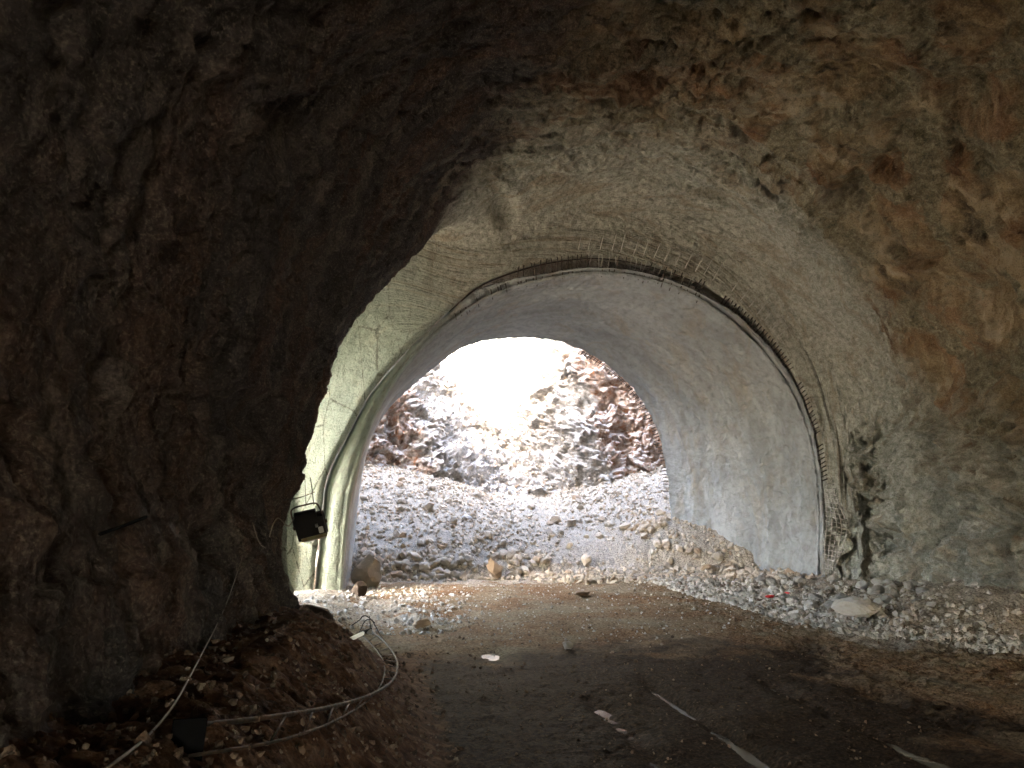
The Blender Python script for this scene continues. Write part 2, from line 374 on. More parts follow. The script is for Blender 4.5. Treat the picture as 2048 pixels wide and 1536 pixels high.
# ease the bends between key rows
for _ in range(3):
    V[1:-1] = (V[:-2] + 2*V[1:-1] + V[2:])/4
nr = len(V)
arcl = np.concatenate([np.zeros((nr, 1)), np.cumsum(np.linalg.norm(np.diff(V, axis=1), axis=2), axis=1)], 1)
# distance measured along the surface, so that the facing parts are not stretched
dist = np.concatenate([np.zeros((1, N)), np.cumsum(np.linalg.norm(np.diff(V, axis=0), axis=2), axis=0)], 0)
nor = grid_normals(V)
toc = cen - V; toc[..., 1] = 0
flip = np.sign((nor*toc).sum(-1).mean()); nor *= flip       # into the tunnel
K2 = key[:, None]*np.ones((1, N)); T2 = tt[None]*np.ones((nr, 1))
A = np.stack([arcl, dist, arcl*0], -1)
P = V
big = fbm(P*.22, 3, .5, 11)*.55
mid = fbm(A*np.array([.45, 1.1, 1]) + gn(P*.5, 3)[..., None]*.8, 5, .55, 20, True)*.20
sc_ = fbm(A*np.array([.9, 3.2, 1]), 5, .6, 40)*.12
d1, d2, cv, tl_ = cells(A*np.array([.8, 1.3, 1]) + np.stack([gn(P*1.3, 5), gn(P*1.3, 6), P[..., 0]*0], -1)*.35, 50)
fac = (cv*.4 + tl_*1.5)*.09
d1, d2, cv, tl_ = cells(P*2.6 + np.stack([gn(P*3, 7), gn(P*3, 8), gn(P*3, 9)], -1)*.25, 60)
fac2 = (cv*.45 + tl_*1.3)*.055
fine = fbm(P*5.5, 4, .6, 70)*.05
rgt = ss(.55, .8, T2)
rough_A = lerp(1.0, 1.0, rgt)
isB = ss(5.95, 6.5, K2)
topB = isB*ss(.16, .3, T2)*(1-ss(.80, .88, T2))
amp = lerp(1.0, .16, ss(5.2, 6.6, K2))
amp = np.where(T2 > .5, lerp(1.0, .20, ss(5.0, 6.6, K2)), amp)
amp = np.maximum(amp, (.75*ss(.80, .88, T2)*(1-ss(10.2, 11.6, K2))))
endfade = 1-ss(9.6, 11.9, K2)*.72
nearlip = np.exp(-((K2-6)/.25)**2)*(1-ss(.28, .36, T2))
# smaller relief where the wall has been scaled smooth
patch = ss(-.35, .35, fbm(P*.35, 3, .5, 90))
lk = lerp(.38, 1.0, ss(.34, .5, T2)); micro = fbm(P*13, 2, .6, 75)*.020
D = (big*lerp(.9, .25, isB) + (mid*lk+sc_)*amp*lerp(.55, 1.15, patch) + fac*lk*amp*lerp(.35, 1.3, patch) + fac2*np.maximum(amp, .12)*1.1 + fine*np.maximum(amp, .35)*1.2 + micro*np.maximum(amp, .3))
butt = ss(.74, .84, T2)*ss(3.6, 4.6, K2)*(1-ss(8.6, 10.2, K2))
D = D + butt*(fbm(A*np.array([.55, 1.5, 1]) + gn(P*1.1, 23)[..., None]*.5, 4, .55, 24, True)*.72*ss(.79, .87, T2) + fbm(P*2.2, 4, .6, 27)*.16)
D = D*np.where(K2 > 5.5, np.maximum(endfade, butt*.9), 1) - nearlip*0.02
# pits and old drill holes in the left wall
for (u, v, Y, r, dp) in ((1674, 1090, 16.0, .30, .45), (1672, 1030, 16.0, .22, .35), (1670, 1150, 16.0, .22, .3), (490, 830, 8.6, .22, .30), (385, 1090, 6.2, .17, .25), (480, 990, 7.5, .2, .16), (560, 250, 7.5, .3, .2), (1010, 420, 11, .3, .15), (1920, 545, 12, .6, .25), (1985, 620, 11.3, .5, .25), (1740, 370, 12.5, .5, .25),
                       (1830, 1085, 12.9, .28, .5), (1700, 1090, 14.6, .55, .35), (1740, 1040, 14.2, .35, .3), (1640, 520, 13.5, .4, .2), (1925, 220, 10.5, .35, .3)):
    d_ = ray(u, v); q = CAM + d_/np.linalg.norm(d_)*0
    w = P - CAM; proj_t = (w@d_)/(d_@d_); off = np.linalg.norm(w - proj_t[..., None]*d_, axis=-1)
    D = D - dp*np.exp(-(off/r)**4)*np.where(P[..., 1] > 0, 1, 0)
V = V + nor*D[..., None]
# openings: the side adit on the left behind the lip
hole_r = (K2 > 8.75) & (K2 < 10.05)
hole = hole_r & (T2 < .235)
REAR_Y1 = -4.5
hole |= (V[..., 1] > -10.2) & (V[..., 1] < REAR_Y1-.2) & (T2 < .5) & (V[..., 2] < 4.9)  # added opening behind the camera that lets in fill daylight
fm = ~(hole[:-1, :-1])
pale = ss(lerp(4.6, 4.0, ss(.36, .44, T2)*(1-ss(.6, .7, T2))), 6.0, K2)*ss(.30, .40, T2)*lerp(1, .8, ss(.72, .84, T2)) + ss(6.02, 6.25, K2)*(1-ss(.30, .42, T2))
pale = np.clip(pale + .68*ss(.78, .90, T2)*ss(3.6, 5.0, K2), 0, 1.1)
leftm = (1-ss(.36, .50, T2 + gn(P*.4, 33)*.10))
green = ss(6.02, 6.2, K2)*(1-ss(.22, .36, T2))
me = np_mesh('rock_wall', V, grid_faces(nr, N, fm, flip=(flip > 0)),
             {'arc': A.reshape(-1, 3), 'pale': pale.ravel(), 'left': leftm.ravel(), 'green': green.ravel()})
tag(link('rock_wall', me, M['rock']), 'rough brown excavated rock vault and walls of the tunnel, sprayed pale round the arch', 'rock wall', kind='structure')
HOLE_K = (8.75, 10.05)

# rock face closing the tunnel behind the camera
gx, gz = np.meshgrid(np.linspace(-4, 13, 60), np.linspace(-1, 11, 50), indexing='ij')
Pb = np.stack([gx, gx*0-11.8, gz], -1); Pb[..., 1] += fbm(Pb*.5, 4, .5, 5)*.35
FILL_MOUTH = (0.2, 3.7, 3.4)                      # low mouth added behind the camera for fill light: x from, x to, height
ewm = ~((Pb[..., 0] > FILL_MOUTH[0]) & (Pb[..., 0] < FILL_MOUTH[1]) & (Pb[..., 2] < FILL_MOUTH[2]))
me = np_mesh('end_wall', Pb, grid_faces(60, 50, ewm[:-1, :-1]), {'arc': Pb[..., [0, 2, 1]].reshape(-1, 3), 'pale': np.zeros(3000), 'left': np.full(3000, .3), 'green': np.zeros(3000)})
tag(link('end_wall', me, M['rock']), kind='structure')

# ------------------------------------------------------------------ side adits on the left: daylight comes in behind the rock lip; the one behind the camera is added for fill light
def adit(y0, y1, ztop, xa_, xb_):
    na, nx = 80, 46
    prof = [(y0, -.3), (y0-.05, 1.5), (y0+.02, 3.2), (y0+.25, ztop*.86), (lerp(y0, y1, .25), ztop+.15), ((y0+y1)/2, ztop+.35), (lerp(y0, y1, .75), ztop+.15), (y1-.25, ztop*.86), (y1-.02, 3.2), (y1+.05, 1.5), (y1, -.3)]
    pr = resample(np.array(prof), na, 2); xs_ = np.linspace(xa_, xb_, nx)
    Va = np.zeros((nx, na, 3)); Va[..., 0] = xs_[:, None]; Va[..., 1] = pr[None, :, 0]; Va[..., 2] = pr[None, :, 1]
    Va = Va + grid_normals(Va)*(fbm(Va*.9, 5, .55, 81)*.10)[..., None]
    me = np_mesh('light_adit_wall', Va, grid_faces(nx, na), {'arc': Va[..., [2, 0, 1]].reshape(-1, 3), 'pale': np.full(nx*na, .9), 'left': np.zeros(nx*na), 'green': np.full(nx*na, .3)})
    tag(link('light_adit_wall', me, M['rock']), kind='structure')
y0, y1, ztop = 12.1, 15.92, 6.2
adit(y0, y1, ztop, -1.75, -4.7)
yc, yd, ztop2 = -10.4, REAR_Y1, 5.0
adit(yc, yd, ztop2, -1.6, -4.7)  # unseen rear adit, added to throw daylight on the near walls

# ------------------------------------------------------------------ concrete lining
cenl = ring_in.mean(0)
def offs(P, o):
    T = np.gradient(P, axis=0); T[:, 1] = 0; T /= np.linalg.norm(T, axis=1, keepdims=True)
    n = np.stack([-T[:, 2], T[:, 1]*0, T[:, 0]], -1)
    if ((P-cen)*n).sum() < 0: n = -n
    return P + n*np.broadcast_to(np.asarray(o, float), (len(P),))[:, None]
def setY(P, y): Q = P.copy(); Q[:, 1] = y; return Q
gapf = lerp(.94, .46, ss(.34, .44, tt)*(1-ss(.60, .66, tt)*.55)*(1-ss(.84, .92, tt)))[:, None]
ro2 = lerp(ring_in, ring_out, gapf)
wave = gn(np.stack([tt*22, tt*0, tt*0], -1), 4)*.035
gw = ss(.20, .33, tt)
def gY(P, a_, b_): Q = P.copy(); Q[:, 1] = lerp(a_, b_, gw); return Q
LR = [setY(offs(ro2, .10), 17.3), setY(ro2, 16.62), setY(lerp(ring_in, ring_out, gapf-.07), 16.50), setY(lerp(ring_in, ring_out, np.minimum(.55, gapf-.11)), 16.50), setY(lerp(ring_in, ring_out, np.minimum(.40, gapf-.15)), 16.53),
      gY(lerp(ring_in, ring_out, np.minimum(.33, gapf-.19)), 16.55, 16.72), gY(lerp(ring_in, ring_out, np.minimum(.27, gapf-.23)), 16.57, 16.74), setY(lerp(ring_in, ring_out, np.minimum(.20, gapf-.27)), 16.60), setY(lerp(ring_in, ring_out, .07), 16.63), setY(ring_in, YR), ]
ld = [6, 6, 8, 6, 6, 3, 5, 6, 6]
nb_ = 90
for k in range(1, nb_+1):
    s = k/nb_; LR.append(setY(lerp(ring_in, ring_far, s), lerp(YR, YF, s))); ld.append(2)
LR.append(setY(offs(ring_far, .10), YF+.03)); ld.append(4)
LR.append(setY(offs(ring_far, .34), YF+.02)); ld.append(3)
LR.append(setY(offs(ring_far, .42), YF-.04)); ld.append(3)
rows = []; off_front = []
for k in range(len(LR)-1):
    for j in range(ld[k]):
        rows.append(lerp(LR[k], LR[k+1], j/ld[k])); off_front.append(1.0 if k < 9 else 0.0)
rows.append(LR[-1]); off_front.append(0.0)
V = np.array(rows); ff = np.array(off_front)[:, None]; nrl = len(V)
nor = grid_normals(V); toc = cen - V; toc[..., 1] = 0; fl = np.sign((nor*toc).sum(-1)[60:-20].mean()); nor *= fl
Yv = V[..., 1]; Tl = tt[None]*np.ones((nrl, 1))
arc = np.concatenate([np.zeros((nrl, 1)), np.cumsum(np.linalg.norm(np.diff(V, axis=1), axis=2), axis=1)], 1)
Al = np.stack([arc, Yv*1.0, arc*0], -1)
ybend = Yv + gn(Al*np.array([.22, .45, 1]), 12)*.32 + Tl*.5
rib = (np.sin(ybend*2*math.pi/0.98+.6)*.5+.5)*.050 + (np.sin(ybend*2*math.pi/.41+1.6)*.5+.5)*.014      # girders standing out under the sprayed coat
low = fbm(Al*np.array([.25, 1.2, 1]), 4, .5, 30)*.055
fin = fbm(V*3.5, 5, .65, 31)*.032
inner = np.clip((Yv-16.75)/.6, 0, 1)
rib = rib*lerp(.3, 1, ss(.15, .32, Tl)); low = low*lerp(.4, 1, ss(.15, .32, Tl))
feet = 1-ss(0, .10, np.minimum(Tl, 1-Tl))
D = -(rib+low)*inner*(1-ss(YF-.6, YF-.1, Yv)*.5) + fin*lerp(.4, 1, ss(.15, .32, Tl)) + feet*fbm(V*1.6, 4, .55, 37)*.10*inner + ff*fbm(V*1.6, 4, .55, 35)*.035*lerp(.25, 1, ss(.15, .32, Tl))
V = V - nor*D[..., None]*-1
LIN = V
root = empty('concrete_lining', tuple(LIN[60, N//2]*np.array([1, 1, 0])), 'grey sprayed concrete arch lining leading through to the sunlit pit', 'tunnel lining')
me = np_mesh('barrel', V - np.array(root.location), grid_faces(nrl, N, flip=(fl > 0)), {'green': ((1-ss(.22, .36, Tl))*(1-ss(16.8, 17.3, Yv))).ravel()})
link('barrel', me, M['lining'], root)

# bar stubs standing out of the front and back edge of the lining
def stub_mesh(length, r=.008):
    Vt, Ft = tube([(0, 0, 0), (0, 0, length*.5), (0, 0, length)], r, 5); return py_mesh('bar_stub', Vt, Ft)
rbme = [stub_mesh(1.0, .011)]; rbme[0].materials.append(M['rebar'])
dkme = stub_mesh(1.0, .013); dkme.materials.append(M['darksteel'])
mesh_front = empty('reinforcing_mesh', (4.6, 16.4, 0), 'broken reinforcing mesh bristling along the near rim of the concrete arch', 'wire mesh', 'reinforcing mesh on the arch')
mesh_back = empty('reinforcing_mesh', (4.6, YF, 0), 'fine cut mesh ends poking from the far rim of the concrete arch', 'wire mesh', 'reinforcing mesh on the arch')
def stub(p, q, root, me):
    p, q = Vector(p), Vector(q); d = q-p
    o = bpy.data.objects.new('wire', me); sc.collection.objects.link(o); o.parent = root
    o.matrix_parent_inverse = Matrix.Translation(root.location).inverted()
    o.location = p; o.rotation_mode = 'QUATERNION'; o.rotation_quaternion = d.to_track_quat('Z', 'Y'); o.scale = (1, 1, d.length); return o
def long_bar(Ps, root, mat, r=.009, n=60):
    V_, F_ = tube(np.asarray(Ps) - np.array(root.location), r, 5, 2, n); return link('wire', py_mesh('wire', V_, F_), mat, root)
NI = lambda u0: int(np.argmin(np.abs(np.array([proj(p)[0] for p in ring_in[200:760]])-u0)))+200
i0, i1 = NI(905), NI(1560)
for k, i in enumerate(range(i0, i1, 5)):
    i = int(i + rng.randint(-1, 2)); u = proj(ring_in[i])[0]
    a = lerp(ring_in[i], ring_out[i], .92); b = offs_pt = lerp(ring_in[i], ring_out[i], -.05)
    od_ = (ring_out[i]-ring_in[i]); od_ /= np.linalg.norm(od_)
    if 1040 < u < 1400:
        L = .24 + .12*rng.rand()
        stub(ring_out[i] + od_*(.02+.03*rng.rand()) + np.array([0, 16.33-ring_out[i][1], 0]), ring_out[i] - od_*L + np.array([rng.randn()*.03, 16.46-ring_out[i][1], rng.randn()*.01]), mesh_front, rbme[0] if u > 1180 and rng.rand() < .7 else dkme)
    if 1150 < u < 1530 and k % 2 == 0 and rng.rand() < .9:       # bars standing on the sprayed face above the gap
        L = .25+.2*rng.rand(); p = ring_out[i] + od_*(.10+.06*rng.rand())
        stub(p + np.array([0, 16.16-p[1], 0]), p + od_*L + np.array([.03, 16.02-p[1], 0]), mesh_front, rbme[0])
    if u < 1400 and rng.rand() < .75:
        p = lerp(ring_in[i], ring_out[i], .45)
        stub(p + np.array([0, 16.52-p[1], 0]), p - od_*(.16+.13*rng.rand()) + np.array([0, 16.56-p[1], 0]), mesh_front, dkme)
for i in range(i1-90, int(.86*N), 4):                # torn mesh ends down the right side of the gap
    if gn(np.array([i*.035, 0, 0]), 55) < -.12 and i > i1-20: continue
    od_ = (ring_out[i]-ring_in[i]); od_ /= np.linalg.norm(od_)
    stub(ring_out[i] + od_*.02 + np.array([0, 16.35-ring_out[i][1], 0]), ring_out[i] - od_*(.12+.10*rng.rand()) + np.array([0, 16.46-ring_out[i][1], .02*rng.randn()]), mesh_front, dkme)
for (u0, u1, f, yy) in ((905, 1395, .97, 16.52), (930, 1380, .90, 16.46)):
    a, b = NI(u0), NI(u1); long_bar([lerp(ring_in[i], ring_out[i], f)*np.array([1, 0, 1]) + np.array([0, yy, 0]) for i in range(a, b, 6)], mesh_front, M['darksteel'], .012)
FI = lambda t_: ring_far[int(t_*(N-1))]
for t_ in np.linspace(.60, .86, 52):
    i = int(t_*(N-1)); p = ring_far[i]; n_ = (ring_far[i]-np.array([3.6, YF, 2.4])); n_ /= np.linalg.norm(n_)
    q = p - n_*(.06+.10*rng.rand()) + np.array([0, .12, 0]); stub(p + n_*.02, q, mesh_back, dkme)
a, b = int(.60*N), int(.72*N)
for dd in (.05, .12): long_bar([offs(ring_far, -dd)[i] - np.array([0, .05+dd, 0]) for i in range(a, b, 6)], mesh_back, M['darksteel'], .012)

# strip of bent mesh at the right foot of the arch
ms = empty('reinforcing_mesh', tuple(at(1660, 1190, 16.0)), 'bent strip of wire mesh hanging beside the right foot of the arch', 'wire mesh', 'reinforcing mesh on the arch')
def strip(i, v):        # i across 0..1, v photo row
    s = (v-960)/215.; w = np.interp(v, [960, 1010, 1060, 1100, 1140, 1175], [16, 26, 42, 36, 14, 8])
    u = 1652 + w*i + 3*math.sin(v*.05); return at(u, v, 15.75 + .10*math.sin(v*.07+i*2) - .2*i)
for i in np.linspace(0, 1, 5): long_bar([strip(i, v) for v in np.linspace(962+30*i, 1176-26*i, 14)], ms, M['rebar'], .012, 24)
for v in np.arange(966, 1172, 9.5):
    tl = float(rng.randn()*2)
    long_bar([strip(i, v + tl*i + 5*i) for i in (-.1, .35, .7, 1.08)], ms, M['rebar'], .012, 6)

# ------------------------------------------------------------------ ground height
def H0(x, y):
    x = np.asarray(x, float); y = np.asarray(y, float)
    # left bank along the rock wall
    toe = np.interp(y, [-10, 3, 6, 8.5, 9.5, 10.4, 11.3, 12.5], [.4, .5, .65, .75, .45, -.1, -.7, -1.2])
    hb = np.interp(y, [-10, 2, 5, 8, 9.7, 10.8, 12], [1.2, 1.15, 1.0, .85, .7, .35, .1])
    z = hb*ss(0, 1, (toe-x)/1.45)
    z = z + .28*ss(0, 1, (.4-x)/1.3)*ss(11, 12.5, y)*(1-ss(15, 17, y))
    # right bank
    toe = np.interp(y, [-10, 4, 8, 9.4, 10.3, 13.8, 15.5, 17, 19], [9, 9.2, 9.0, 8.0, 7.0, 6.9, 6.6, 6.8, 7.5])
    z = z + np.interp(y, [-10, 8, 11, 14, 16, 18, 22], [.4, .45, .55, .32, .12, .10, .1])*ss(0, 1, (x-toe)/3.1)
    # spoil heap at the far end
    toe = np.interp(x, [-2, 0, 3.4, 5, 6.5, 8.2, 9.5, 12], [19.6, 19.3, 19.2, 19.5, 19.7, 18.75, 17.9, 17.5])
    d = y-toe; hp = np.where(d > 0, np.interp(x, [3, 6, 8.2], [.58, .55, .85])*d, 0.0); lim = np.interp(x, [-2, 0, 2.2, 4, 6, 8, 10, 12], [3.7, 3.2, 2.35, 1.6, 1.5, 2.0, 2.3, 2.4])
    soft = lim*(1-np.exp(-hp/np.maximum(lim, .1)*1.2)) + .17*np.maximum(d-4, 0)
    soft = soft*ss(0, .4, d)
    fan = .07*np.maximum(y-15.6, 0)*ss(3.5, 7, x)*(1-ss(19.5, 22, y))*.7
    return z + soft + fan
def H(x, y):
    z = H0(x, y); x = np.asarray(x, float); y = np.asarray(y, float)
    P = np.stack([x, y, x*0], -1)
    far = ss(17, 20, y); bank = np.clip(ss(.6, -.4, x)*(1-ss(10, 12, y)) + ss(6.6, 7.6, x), 0, 1)
    n = fbm(P*.45, 3, .5, 2)*.06 + fbm(P*1.7, 4, .55, 6)*lerp(.03, .12, np.maximum(bank, far*.7)) + fbm(P*8, 4, .62, 8)*lerp(.013, .036, np.clip(bank+ss(4.6, 6, x), 0, 1))
    # wheel ruts that hold water
    for (xa, w, dp, s0, s1) in ((3.05, .105, .10, 2, 8.6), (2.25, .10, .045, 3, 8.0), (4.35, .13, .065, 3, 8.5), (5.3, .15, .06, 3, 8), (1.55, .25, .05, 9.2, 10.7)):
        cxr = xa + gn(np.stack([y*.35, y*0+xa, y*0], -1), 3)*.10
        n = n - dp*np.exp(-((x-cxr)/w)**2)*ss(s0, s0+1, y)*(1-ss(s1-.6, s1, y))
    return z + n
xs = np.concatenate([np.linspace(-9, -2.2, 24)[:-1], np.linspace(-2.2, 11, 640), np.linspace(11, 14, 10)[1:]])
ys = np.concatenate([np.linspace(-13, 2.5, 30)[:-1], 2.5*np.exp(np.linspace(0, math.log(30/2.5), 700))])
X, Yg = np.meshgrid(xs, ys, indexing='ij'); Z = H(X, Yg)
Pg = np.stack([X, Yg, Z*0], -1)
d1, d2, cv, tl_ = cells(Pg*5.5, 90)
grav = np.maximum(ss(17.3, 19.3, Yg + (3.5-X)*.25*0 + fbm(Pg*.6, 3, .5, 14)*1.2 + ss(4.5, 8, X)*2.6), ss(6.3, 7.3, X + fbm(Pg*.8, 3, .5, 16)*.5)*ss(8.4, 9.8, Yg))
grav = np.maximum(grav, ss(3.2, -.6, X + fbm(Pg*.9, 4, .6, 18)*2.0)*ss(10.3, 12.8, Yg)*.62)
Z = Z + (.5-d1)*.05*np.clip(grav, 0, 1)
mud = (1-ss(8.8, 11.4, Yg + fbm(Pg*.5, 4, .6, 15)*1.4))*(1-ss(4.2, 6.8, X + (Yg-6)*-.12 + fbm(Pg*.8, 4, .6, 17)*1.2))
bl = ss(1.1, .2, X)*(1-ss(9.6, 10.8, Yg))
me = np_mesh('tunnel_floor', np.stack([X, Yg, Z], -1), grid_faces(len(xs), len(ys), flip=False),
             {'mud': mud.ravel(), 'gravel': grav.ravel(), 'bankl': bl.ravel()})
tag(link('tunnel_floor', me, M['ground']), 'muddy tunnel floor turning to orange soil and grey gravel', 'ground', kind='structure')

# puddles: level water in the ruts, meeting the ground where it dips under them
def puddle(x0, x1, y0, y1, z, label):
    gx, gy = np.meshgrid(np.linspace(x0, x1, 14), np.linspace(y0, y1, 60), indexing='ij')
    me = np_mesh('puddle', np.stack([gx, gy, gx*0+z], -1), grid_faces(14, 60)); o = link('puddle', me, M['water'])
    return tag(o, label, 'puddle', 'puddles in the wheel ruts')
def rutz(x, ya, yb, q=55):
    yy = np.linspace(ya, yb, 200); zz = np.min([H(np.full(200, x+dx), yy) for dx in (-.06, -.03, 0, .03, .06)], 0); return float(np.percentile(zz, q))
puddle(2.70, 3.40, 4.0, 8.4, rutz(3.05, 4.5, 8.2, 82)+.006, 'long narrow puddle shining grey along the wheel rut')
puddle(2.05, 2.45, 4.8, 7.9, rutz(2.25, 5, 7.8, 35), 'broken line of small puddles left of the long one')
puddle(4.15, 4.60, 4.2, 8.2, rutz(4.35, 4.5, 8, 35), 'faint thin puddle in the rut right of the long one')
puddle(1.15, 2.15, 9.3, 10.6, rutz(1.55, 9.4, 10.5, 40), 'small bright puddle where the orange soil begins')

# ------------------------------------------------------------------ rocks
import bmesh
def rock_base(sub, seed, cuts=9):
    bm = bmesh.new(); bmesh.ops.create_icosphere(bm, subdivisions=sub, radius=1); r = np.random.RandomState(seed)
    v = np.array([q.co[:] for q in bm.verts]); f = np.array([[q.index for q in p.verts] for p in bm.faces]); bm.free()
    v = v*(1+.12*gn(v*1.3+seed*7.7, seed)[:, None])
    for _ in range(cuts):
        n = r.randn(3); n /= np.linalg.norm(n); d = .52+.32*r.rand(); k = np.maximum(v@n-d, 0); v = v - k[:, None]*n
    v = v + (gn(v*2.7+seed, seed+3)[:, None]*v)*.10
    return v/np.abs(v).max(), f
SM = [rock_base(1, s, 5) for s in range(6)]; MD = [rock_base(2, s+20, 9) for s in range(6)]; LG = [rock_base(3, s+40, 12) for s in range(6)]
def rotm(r):
    q = r.randn(4); q /= np.linalg.norm(q); w, x, y, z = q
    return np.array([[1-2*(y*y+z*z), 2*(x*y-z*w), 2*(x*z+y*w)], [2*(x*y+z*w), 1-2*(x*x+z*z), 2*(y*z-x*w)], [2*(x*z-y*w), 2*(y*z+x*w), 1-2*(x*x+y*y)]])
def heap(name, pts, sizes, mat, label, bases, cat='rubble', squash=(1, .8, .65)):
    VV, FF, SS = [], [], []; o = 0
    for p, s in zip(pts, sizes):
        v, f = bases[rng.randint(len(bases))]; R = rotm(rng)
        w = (v*np.array(squash)*(1+.3*rng.randn(3)*.6))@R.T*s + p
        VV.append(w); FF.append(f+o); SS.append(np.full(len(v), rng.rand())); o += len(v)
    me = np_mesh(name, np.concatenate(VV), np.concatenate(FF), {'shade': np.concatenate(SS)}, smooth=False)
    return tag(link(name, me, mat), label, cat, kind='stuff')
ico_small = []
for s in range(6):
    bm = bmesh.new(); bmesh.ops.create_icosphere(bm, subdivisions=1, radius=1)
    v = np.array([q.co[:] for q in bm.verts]); f = np.array([[q.index for q in p.verts] for p in bm.faces]); bm.free()
    if s < 6:
        r = np.random.RandomState(s+300); v = v*(1+.22*r.randn(len(v))[:, None]); ico_small.append((v/np.abs(v).max(), f))
def scatter(n, fn):
    out = []
    while len(out) < n:
        x, y, s = fn()
        out.append((x, y, s))
    a = np.array(out); z = H(a[:, 0], a[:, 1]); return np.stack([a[:, 0], a[:, 1], z + a[:, 2]*.25], -1), a[:, 2]
U = rng.uniform
def f_heap():
    while True:
        x, y = U(-1.2, 10.8), U(15.6, 29.0)
        toe = np.interp(x, [-2, 3.4, 5, 9.8], [19.1, 18.8, 17.2, 16.2])
        d = y-toe
        if d < 0: continue
        chute = math.exp(-((x-5.6-(24-y)*.15)/1.0)**2)
        if y > 20 and U() < chute*.6: continue
        s = .04 + .07*rng.rand()**2 + (.06*rng.rand()**3 if d < 2.5 else 0)
        return x, y, s*(1-.4*chute)
p, s = scatter(6800, f_heap); heap('rubble', p, s, M['stone'], 'loose pale stones covering the spoil heap in the pit', ico_small)
def f_rbank():
    y = U(8.6, 17.5); toe = np.interp(y, [8.5, 9.4, 10.3, 13.8, 17], [8.4, 7.8, 6.9, 6.7, 6.4]); x = toe + abs(rng.randn())*1.2*U(.2, 1.4)
    return min(x, 10.8), y, .016+.075*rng.rand()**3
p, s = scatter(5200, f_rbank); heap('rubble', p, s, M['stone_grey'], 'grey green broken stone banked along the right wall', ico_small)
def f_lbank():
    y = 2.2*math.exp(U(0, 1.55)); x = U(-1.7, .75); return x, y, .010+.028*rng.rand()**3
p, s = scatter(4200, f_lbank); heap('rubble', p, s, M['stone_dark'], 'muddy stones strewn over the dark left bank', ico_small)
def f_lfoot():
    return U(-1.3, 1.2)+abs(rng.randn())*.5, U(11.6, 17.5), .02+.05*rng.rand()**2.5
p, s = scatter(650, f_lfoot); heap('rubble', p, s, M['stone_grey'], 'whitish rubble at the left foot of the arch', ico_small)
def f_floor():
    y = 3.5*math.exp(U(0, 1.6)); return U(.4, 8.2), y, .006+.020*rng.rand()**3*(1 if y < 9 else 1.6)
p, s = scatter(3000, f_floor); heap('gravel', p, s, M['stone_dark'], 'small stones scattered over the dark road surface', ico_small, 'gravel')
def f_floor2():
    return U(.6, 7.5), U(10.6, 18.2), .010+.028*rng.rand()**3
p, s = scatter(1300, f_floor2); heap('gravel', p, s, M['stone_grey'], 'pale chips lying on the orange soil', ico_small, 'gravel')

# individual boulders, each a thing
def place_rock(u, v, size, label, mat, sq=(1, .85, .75), seed=0, Y=None, sink=.3, cat='boulder', name='boulder'):
    """rests on the ground where the line of sight to its foot meets it"""
    d = ray(u, v)
    if Y is None:
        ts = np.linspace(3, 33, 3000); pp = CAM + d*ts[:, None]; hh = H(pp[:, 0], pp[:, 1])
        k = np.argmax(pp[:, 2] < hh); p = pp[k]
    else: p = at(u, v, Y)
    vv, ff = LG[seed % 6]; r = np.random.RandomState(seed+500)
    a = r.uniform(0, 6.28); R = np.array([[math.cos(a), -math.sin(a), 0], [math.sin(a), math.cos(a), 0], [0, 0, 1]])
    w = (vv*np.array(sq)*size)@R.T
    w = w + (fbm(w/size*3+seed, 3, .5, seed)*.06*size)[:, None]*vv
    me = np_mesh(name, w, ff, {'shade': np.full(len(w), r.rand())}, smooth=False); o = link(name, me, mat)
    o.location = (p[0], p[1], p[2] + size*sq[2]*(1-sink)); return tag(o, label, cat)
place_rock(738, 1172, .52, 'large blocky grey boulder against the left foot of the arch', M['stone'], (1, .8, .85), 1, sink=.3)
place_rock(716, 1190, .25, 'brown wedge of rock under the large grey boulder', M['stone_dark'], (.8, .8, .9), 7, sink=.7)
place_rock(988, 1158, .27, 'cream upright pointed boulder at the foot of the spoil heap', M['stone'], (.8, .7, 1.15), 2, sink=.15)
place_rock(858, 1022, .22, 'squarish cream rock perched on top of the left part of the heap', M['stone'], (1, .9, .8), 3, sink=.1)
place_rock(885, 1016, .15, 'low flat slab just right of the squarish cream rock', M['stone'], (1.3, .8, .4), 4)
place_rock(1172, 1132, .20, 'small pale boulder low in the middle of the gravel slope', M['stone'], (.9, .8, .9), 5, sink=.2)
place_rock(1113, 1046, .22, 'left one of two lumpy rocks at the top of the gravel chute', M['stone'], (1, .8, .7), 8)
place_rock(1142, 1052, .24, 'right one of two lumpy rocks at the top of the gravel chute', M['stone'], (1, .8, .7), 9)
place_rock(935, 1040, .18, 'brownish rock lying below the ridge of the spoil heap', M['stone_grey'], (1, .8, .6), 10)
place_rock(1714, 1236, .31, 'broad flat topped boulder on the right bank beside the wall', M['stone_grey'], (1.3, .9, .62), 17, sink=.25)
place_rock(1165, 1192, .22, 'rusty clod lying at the edge of the orange soil', M['stone_dark'], (1.6, .8, .3), 12, sink=.2)
place_rock(845, 1262-6, .16, 'pale stone in the white mud left of the road', M['stone'], (1, .8, .6), 14, sink=.3)
place_rock(1135, 1298, .09, 'yellowish clod beside the small bright puddle', M['stone_grey'], (1, .8, .8), 15, sink=.2)
place_rock(628, 1258, .30, 'dark rounded boulder bulging from the tip of the left bank', M['stone_dark'], (1.1, .9, .75), 16, Y=9.9, sink=.45)
place_rock(1541, 1196, .07, 'crumpled red plastic scrap on the stones at the right foot of the lining', M['red'], (1.8, .8, .5), 3, sink=.0, cat='scrap', name='plastic_scrap')
